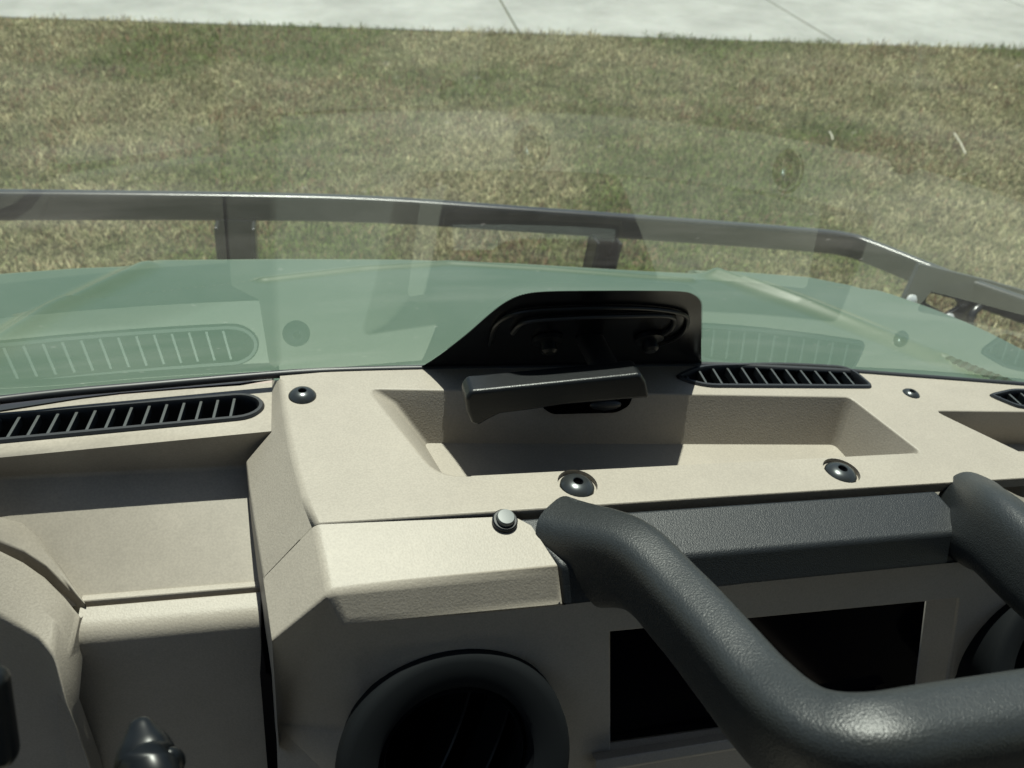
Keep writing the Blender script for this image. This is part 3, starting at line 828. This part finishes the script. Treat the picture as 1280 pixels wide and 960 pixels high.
# rubber seal along the foot
def seal(pts, r, name):
    bm = bmesh.new(); tube(bm, catmull(pts, 5), r, 10); return build(name, bm, M_RUB, ws)
TS = pl((0, 0, zT-.001), (0, 0, 1))
sl = [Vector((-.70, .425, zT-.006)), Vector((-.42, .452, zT-.004))]+[ip(x, y, TS) for x, y in ((-60, 509), (0, 500), (80, 491), (160, 484), (240, 477), (320, 470), (380, 465.5), (440, 463), (520, 461), (620, 459), (720, 458), (820, 457), (900, 457), (980, 461), (1060, 465), (1140, 471), (1220, 477), (1300, 483))]+[Vector((.85, .408, zT-.004)), Vector((1.0, .385, zT-.004))]
seal([tuple(p) for p in sl], .0030, 'glass_seal')
bm = bmesh.new()
strip(bm, [p+Vector((0, -.006, -.012)) for p in sl], [p+Vector((0, .010, -.012)) for p in sl]); strip(bm, [p+Vector((0, .010, -.012)) for p in sl], [p+Vector((0, .014, -.05)) for p in sl])
build('cowl_gutter', bm, M_BLKM, ws)
bm = bmesh.new()
TLu = pl((0, 0, zL+.0012), (0, 0, 1))
la = [ip(x, y, TLu) for x, y in ((-90, 528), (0, 513), (50, 505), (100, 497), (150, 491), (225, 485), (300, 479), (342, 473))]
lb = [ip(x, y, TLu)+Vector((0, .004, -.002)) for x, y in ((-90, 510), (0, 500), (50, 494), (100, 489), (150, 484), (225, 478), (300, 472), (342, 469))]
strip(bm, la, lb); strip(bm, la, [p+Vector((0, .001, -.004)) for p in la])
build('seal_lip', bm, M_RUB, ws)
# latch handle in front of the patch, its arm reaching back to the glass
hy = .379
HPl = pl((0, hy, 0), (0, -1, 0))
ho = [(579, 490), (586, 480), (600, 479), (700, 469), (780, 461), (796, 459), (803, 470), (807, 491), (799, 490), (760, 493), (700, 498), (655, 505), (622, 509), (606, 517), (595, 524), (587, 520), (581, 506)]
bm = bmesh.new(); hf = [ip(x, y, HPl)+Vector((0, -.008, 0)) for x, y in ho]
hb = [p+Vector((.0005, .019, -.0005)) for p in hf]
poly(bm, hf); poly(bm, hb[::-1]); strip(bm, hf, hb, True)
hd = build('latch_handle', bm, M_HANDLE, ws, bevel=.0055, seg=5, ang=35); tag(hd, 'black latch handle over the tray')
bm = bmesh.new(); b_ = ip(772, 490, HPl)
sweep(bm, [b_+Vector((0, .003, 0)), b_+Vector((0, .03, 0.001)), b_+Vector((0, .075, .004))], [(.010, .006)]*3, (0, 0, 1), 16, 3); build('handle_arm', bm, M_RUB, hd)
# flat black oval laid on the tray's rear wall as the recess's shade
ywall = yb_-.0005
ywall = (ip(720, 490, T).y*.5+ip(720, 554, TF).y*.5)-.0012
RWp = pl((0, ywall-.001, 0), (0, -1, 0))
bm = bmesh.new(); oc = [ip(x, y, RWp) for x, y in ((676, 508), (690, 518), (770, 516), (786, 508), (792, 494), (776, 490), (700, 492), (682, 496))]
poly(bm, rounded(oc, .004, 3)); build('latch_recess_shade', bm, M_DARK, con, smooth=False, normals=True)
bm = bmesh.new(); c = ip(757, 506, pl((0, ywall-.006, 0), (0, -1, 0)))
bmesh.ops.create_uvsphere(bm, u_segments=20, v_segments=10, radius=1, matrix=Matrix.Translation(c)@Matrix.Diagonal((.013, .004, .0045, 1))); build('latch_catch', bm, M_RUB, con)

# ---- hood outside
HSL = 7
HP = pl((0, .50, 1.150), slope(HSL, 1))
far_px = [(-200, 345), (-100, 336), (0, 328), (100, 321), (200, 318), (350, 317), (500, 318), (640, 323), (800, 333), (900, 338), (1000, 346), (1050, 356), (1100, 370), (1150, 388), (1200, 409), (1240, 428), (1290, 455)]
farw = [ip(x, y, HP) for x, y in far_px]
fx = [p.x for p in farw[:13]]; fy = [p.y for p in farw[:13]]
xside = [p.x for p in farw[11:]][::-1]; yside = [p.y for p in farw[11:]][::-1]
def yfar(x): return float(np.interp(x, fx, fy))
bm = bmesh.new(); NXH, NYH = 420, 170
XE = max(p.x for p in farw)
halfw = XE-XC
def creased(u, a, w): return math.exp(-((u-a)/w)**2)
# crease lines in hood coordinates, from the photograph
cr = []
def line_pts(pts): return [(ip(x, y, HP).x, ip(x, y, HP).y) for x, y in pts]
cL = line_pts([(-30, 452), (60, 392), (180, 332)]); cR = line_pts([(895, 345), (1000, 383), (1165, 448)])
cM = line_pts([(330, 352), (450, 338), (560, 331), (680, 338), (860, 352)])
def dist_to(pl_, x, y):
    best = 9; sgn = 1
    for (x0, y0), (x1, y1) in zip(pl_, pl_[1:]):
        dx, dy = x1-x0, y1-y0; L2_ = dx*dx+dy*dy; t = max(0, min(1, ((x-x0)*dx+(y-y0)*dy)/L2_))
        d = math.hypot(x-x0-t*dx, y-y0-t*dy)
        if d < best: best = d; sgn = 1 if (dx*(y-y0)-dy*(x-x0)) > 0 else -1
    return best*sgn
def sstep(a, b, t):
    t = max(0, min(1, (t-a)/(b-a))); return t*t*(3-2*t)
def hood_h(x, y):
    h = 0
    dl = dist_to(cL, x, y); dr = dist_to(cR, x, y); dm = dist_to(cM, x, y)
    # raised centre panel between the two creases
    h += .006*(sstep(-.03, .006, -dl)) + .006*(sstep(-.03, .006, dr)) - .006
    h += .0065*math.exp(-(dl/.012)**2)*sstep(.90, .70, y)+.0050*math.exp(-(dr/.009)**2)*sstep(.52, .72, y)
    h += .003*sstep(-.012, .006, -dm)+.0035*math.exp(-(dm/.007)**2)
    return h
hz = lambda x, y: HP[0].z-(y-HP[0].y)*math.tan(rad(HSL))
def inside_x(v):
    return v
rowsH = []
for j in range(NYH+1):
    row_ = []
    v_ = j/NYH
    for i in range(NXH+1):
        u = -1+2*i/NXH; 
        ys = .44+v_*(.0)
        # half width as a function of depth: taken from the visible right outline
        x = None
        xx = -.62+(XE+.02+.62)*(u+1)/2; yf = yfar(xx)
        yl0 = .475-.05*((xx-XC)/.62)**2
        # right outline: shorten rows that lie beyond the flank line
        ax = xx
        if ax > xside[-1]: yf = min(yf, float(np.interp(ax, sorted(xside), [b for a, b in sorted(zip(xside, yside))])))
        y = yl0+(yf-yl0)*v_
        z = hz(xx, y)+hood_h(xx, y)-.03*sstep(.93, 1.0, v_)**2*.35
        row_.append(bm.verts.new((xx, y, z)))
    rowsH.append(row_)
last = rowsH[-1]
for k in range(1, 7):
    a = k/6*math.pi/2; rowsH.append([bm.verts.new(v.co+Vector((0, .03*math.sin(a), -.03*(1-math.cos(a))-.0*k))) for v in last])
rowsH.append([bm.verts.new(v.co+Vector((0, .0, -.30))) for v in rowsH[-1]])
for a, b in zip(rowsH, rowsH[1:]):
    for i in range(len(a)-1): bm.faces.new([a[i], a[i+1], b[i+1], b[i]])
side = [r_[-1] for r_ in rowsH]; s2 = [bm.verts.new(v.co+Vector((.015, 0, -.02))) for v in side]; s3 = [bm.verts.new(v.co+Vector((.02, 0, -.3))) for v in side]
for i in range(len(side)-1):
    bm.faces.new([side[i], s2[i], s2[i+1], side[i+1]]); bm.faces.new([s2[i], s3[i], s3[i+1], s2[i+1]])
hood = build('hood', bm, M_HOOD, veh); tag(hood, 'glossy green painted hood')

# ---- tubular guard in front of the hood
ZB = 1.0
BPz = pl((0, 0, ZB), (0, 0, 1))
gpath = [ip(x, y, BPz) for x, y in ((-260, 257), (0, 256), (300, 258), (470, 262), (640, 273), (840, 287), (1000, 299), (1055, 305), (1090, 316), (1180, 352), (1290, 391), (1400, 430))]
rg = .022
bm = bmesh.new(); pc = catmull([tuple(p) for p in gpath], 5); sweep(bm, pc, [(.0105, .0215)]*len(pc), (0, 0, 1), 32, 5)
gr = bpy.data.objects.new('front_guard', None); COL.objects.link(gr); gr.parent = veh; tag(gr, 'dark steel guard rail on two short uprights')
build('rail', bm, M_GUARD, gr)
def upright(px, py0, wpx):
    bm = bmesh.new(); c = ip(px, py0, BPz); w = wpx/FPX*(c-C0).length*.5
    dv = (c-Vector((XC, c.y-2.5, c.z))).normalized()
    for (x0, x1) in ((-w, -w+.006), (w-.006, w)):
        box(bm, c.x+x0, c.x+x1, c.y-.035, c.y+.01, ZB-.34, ZB-.016)
    box(bm, c.x-w, c.x+w, c.y-.002, c.y+.01, ZB-.34, ZB-.017)
    build('upright', bm, M_GUARD, gr, bevel=.002, seg=2)
upright(294, 262, 44); upright(757, 283, 33)
# corner bracket plate at the right with its cut-outs
BR = pl(ip(1180, 365, BPz)+Vector((0, -.02, 0)), (.25, -1, .35))
br_out = [(1150, 330), (1128, 378), (1150, 392), (1182, 404), (1208, 412), (1222, 396), (1218, 380), (1232, 375), (1262, 380), (1310, 392), (1310, 372), (1240, 352)]
bm = bmesh.new()
cut = rounded([ip(x, y, BR) for x, y in ((1162, 366), (1156, 378), (1184, 394), (1200, 384), (1196, 375))], .006, 3)
fill_holes(bm, [ip(x, y, BR) for x, y in br_out], [cut])
r = bmesh.ops.extrude_face_region(bm, geom=bm.faces[:]); bmesh.ops.translate(bm, verts=[g for g in r['geom'] if isinstance(g, bmesh.types.BMVert)], vec=Vector((0, .008, 0)))
build('corner_bracket', bm, M_GUARD, gr, bevel=.0015, seg=2)
for x, y in ((1136, 376), (1183, 399)):
    bm = bmesh.new(); c = ip(x, y, BR)+BR[1]*.004; q = BR[1].to_track_quat('Z', 'Y').to_matrix().to_4x4(); q.translation = c
    lathe(bm, [(.011, -.002), (.011, .003), (.007, .006), (0, .0065)], 16, q); build('bracket_bolt', bm, M_ZINC, gr)
# curved hoop behind the bracket, at the frame edge
HPq = pl(ip(1240, 400, BR)+Vector((0, -.012, 0)), BR[1])
bm = bmesh.new(); hpts = [(1300, 388), (1262, 382), (1234, 380), (1217, 390), (1212, 408), (1218, 424), (1240, 440)]
tube(bm, catmull([tuple(ip(x, y, HPq)) for x, y in hpts], 6), .007, 12); build('hoop', bm, M_GUARD, gr)

# ---- unseen cab shell, pillars, seats and floor, added to shape the dash's ambient light
gt = [gcol(x)[-1] for x in (-.50, XC, 1.036)]
bm = bmesh.new()
box(bm, -.52, 1.06, -1.45, gt[1].y+.02, gt[1].z-.02, gt[1].z+.02); build('unseen_roof', bm, M_CABIN, veh, bevel=.01)
for s in (-.505, 1.041):
    bm = bmesh.new(); a = gcol(s); sweep(bm, [a[0]-gup*.06]+a, [(.024, .024)]*(len(a)+1), (0, 0, 1), 12, 2.4); build('pillar', bm, M_GUARD, veh)
for x0, x1 in ((-.56, -.53), (1.065, 1.095)):
    bm = bmesh.new(); box(bm, x0, x1, -1.45, .35, .35, .95); build('unseen_door', bm, M_CABIN, veh, bevel=.01)  # unseen side, height set by how much ambient light enters
bm = bmesh.new(); box(bm, -.52, 1.06, -1.48, -1.43, .35, 1.10); build('unseen_rear_panel', bm, M_CABIN, veh)  # added behind the seats, kept low to admit ambient light
bm = bmesh.new(); box(bm, -.52, 1.06, -1.45, .42, .34, .37); build('cab_floor', bm, M_CABIN, veh)
bm = bmesh.new(); box(bm, -.52, 1.06, .40, .42, .37, 1.10); build('firewall', bm, M_CABIN, veh)
for cx in (-.16, .64):
    st = bpy.data.objects.new('seat', None); COL.objects.link(st); st.parent = veh
    bm = bmesh.new(); box(bm, cx-.25, cx+.25, -1.0, -.45, .62, .78); build('cushion', bm, M_SEAT, st, bevel=.05, seg=5)
    bm = bmesh.new(); box(bm, cx-.24, cx+.24, -.07, .07, 0, .62, Matrix.Translation((0, -1.05, .76))@Matrix.Rotation(rad(-14), 4, 'X')); build('backrest', bm, M_SEAT, st, bevel=.05, seg=5)

# ---- pale slivers laid on the verge in place of chips in the windshield
def verge(x, y): return ip(x, y, GP)
M_SLIVER = mat('pale_sliver', (.42, .40, .32), .6, .3)
for (x0, y0), (x1, y1), lab in (((1188, 178), (1203, 202), 'longer pale sliver on the right of the verge, for a windshield chip'), ((1277, 192), (1283, 205), 'pale sliver cut off by the right edge, for a windshield chip'), ((1033, 176), (1038, 184), 'short pale sliver above the bend of the guard rail, for a windshield chip')):
    a, b = verge(x0, y0)+GN*.05, verge(x1, y1)+GN*.04; m = a*.5+b*.5
    bm = bmesh.new(); tube(bm, [a-m, Vector((.002, 0, .004)), b-m], .0035, 8); o = build('chip_sliver', bm, M_SLIVER); o.location = m
    tag(o, lab, 'straw stalk', 'pale slivers standing in for windshield chips')
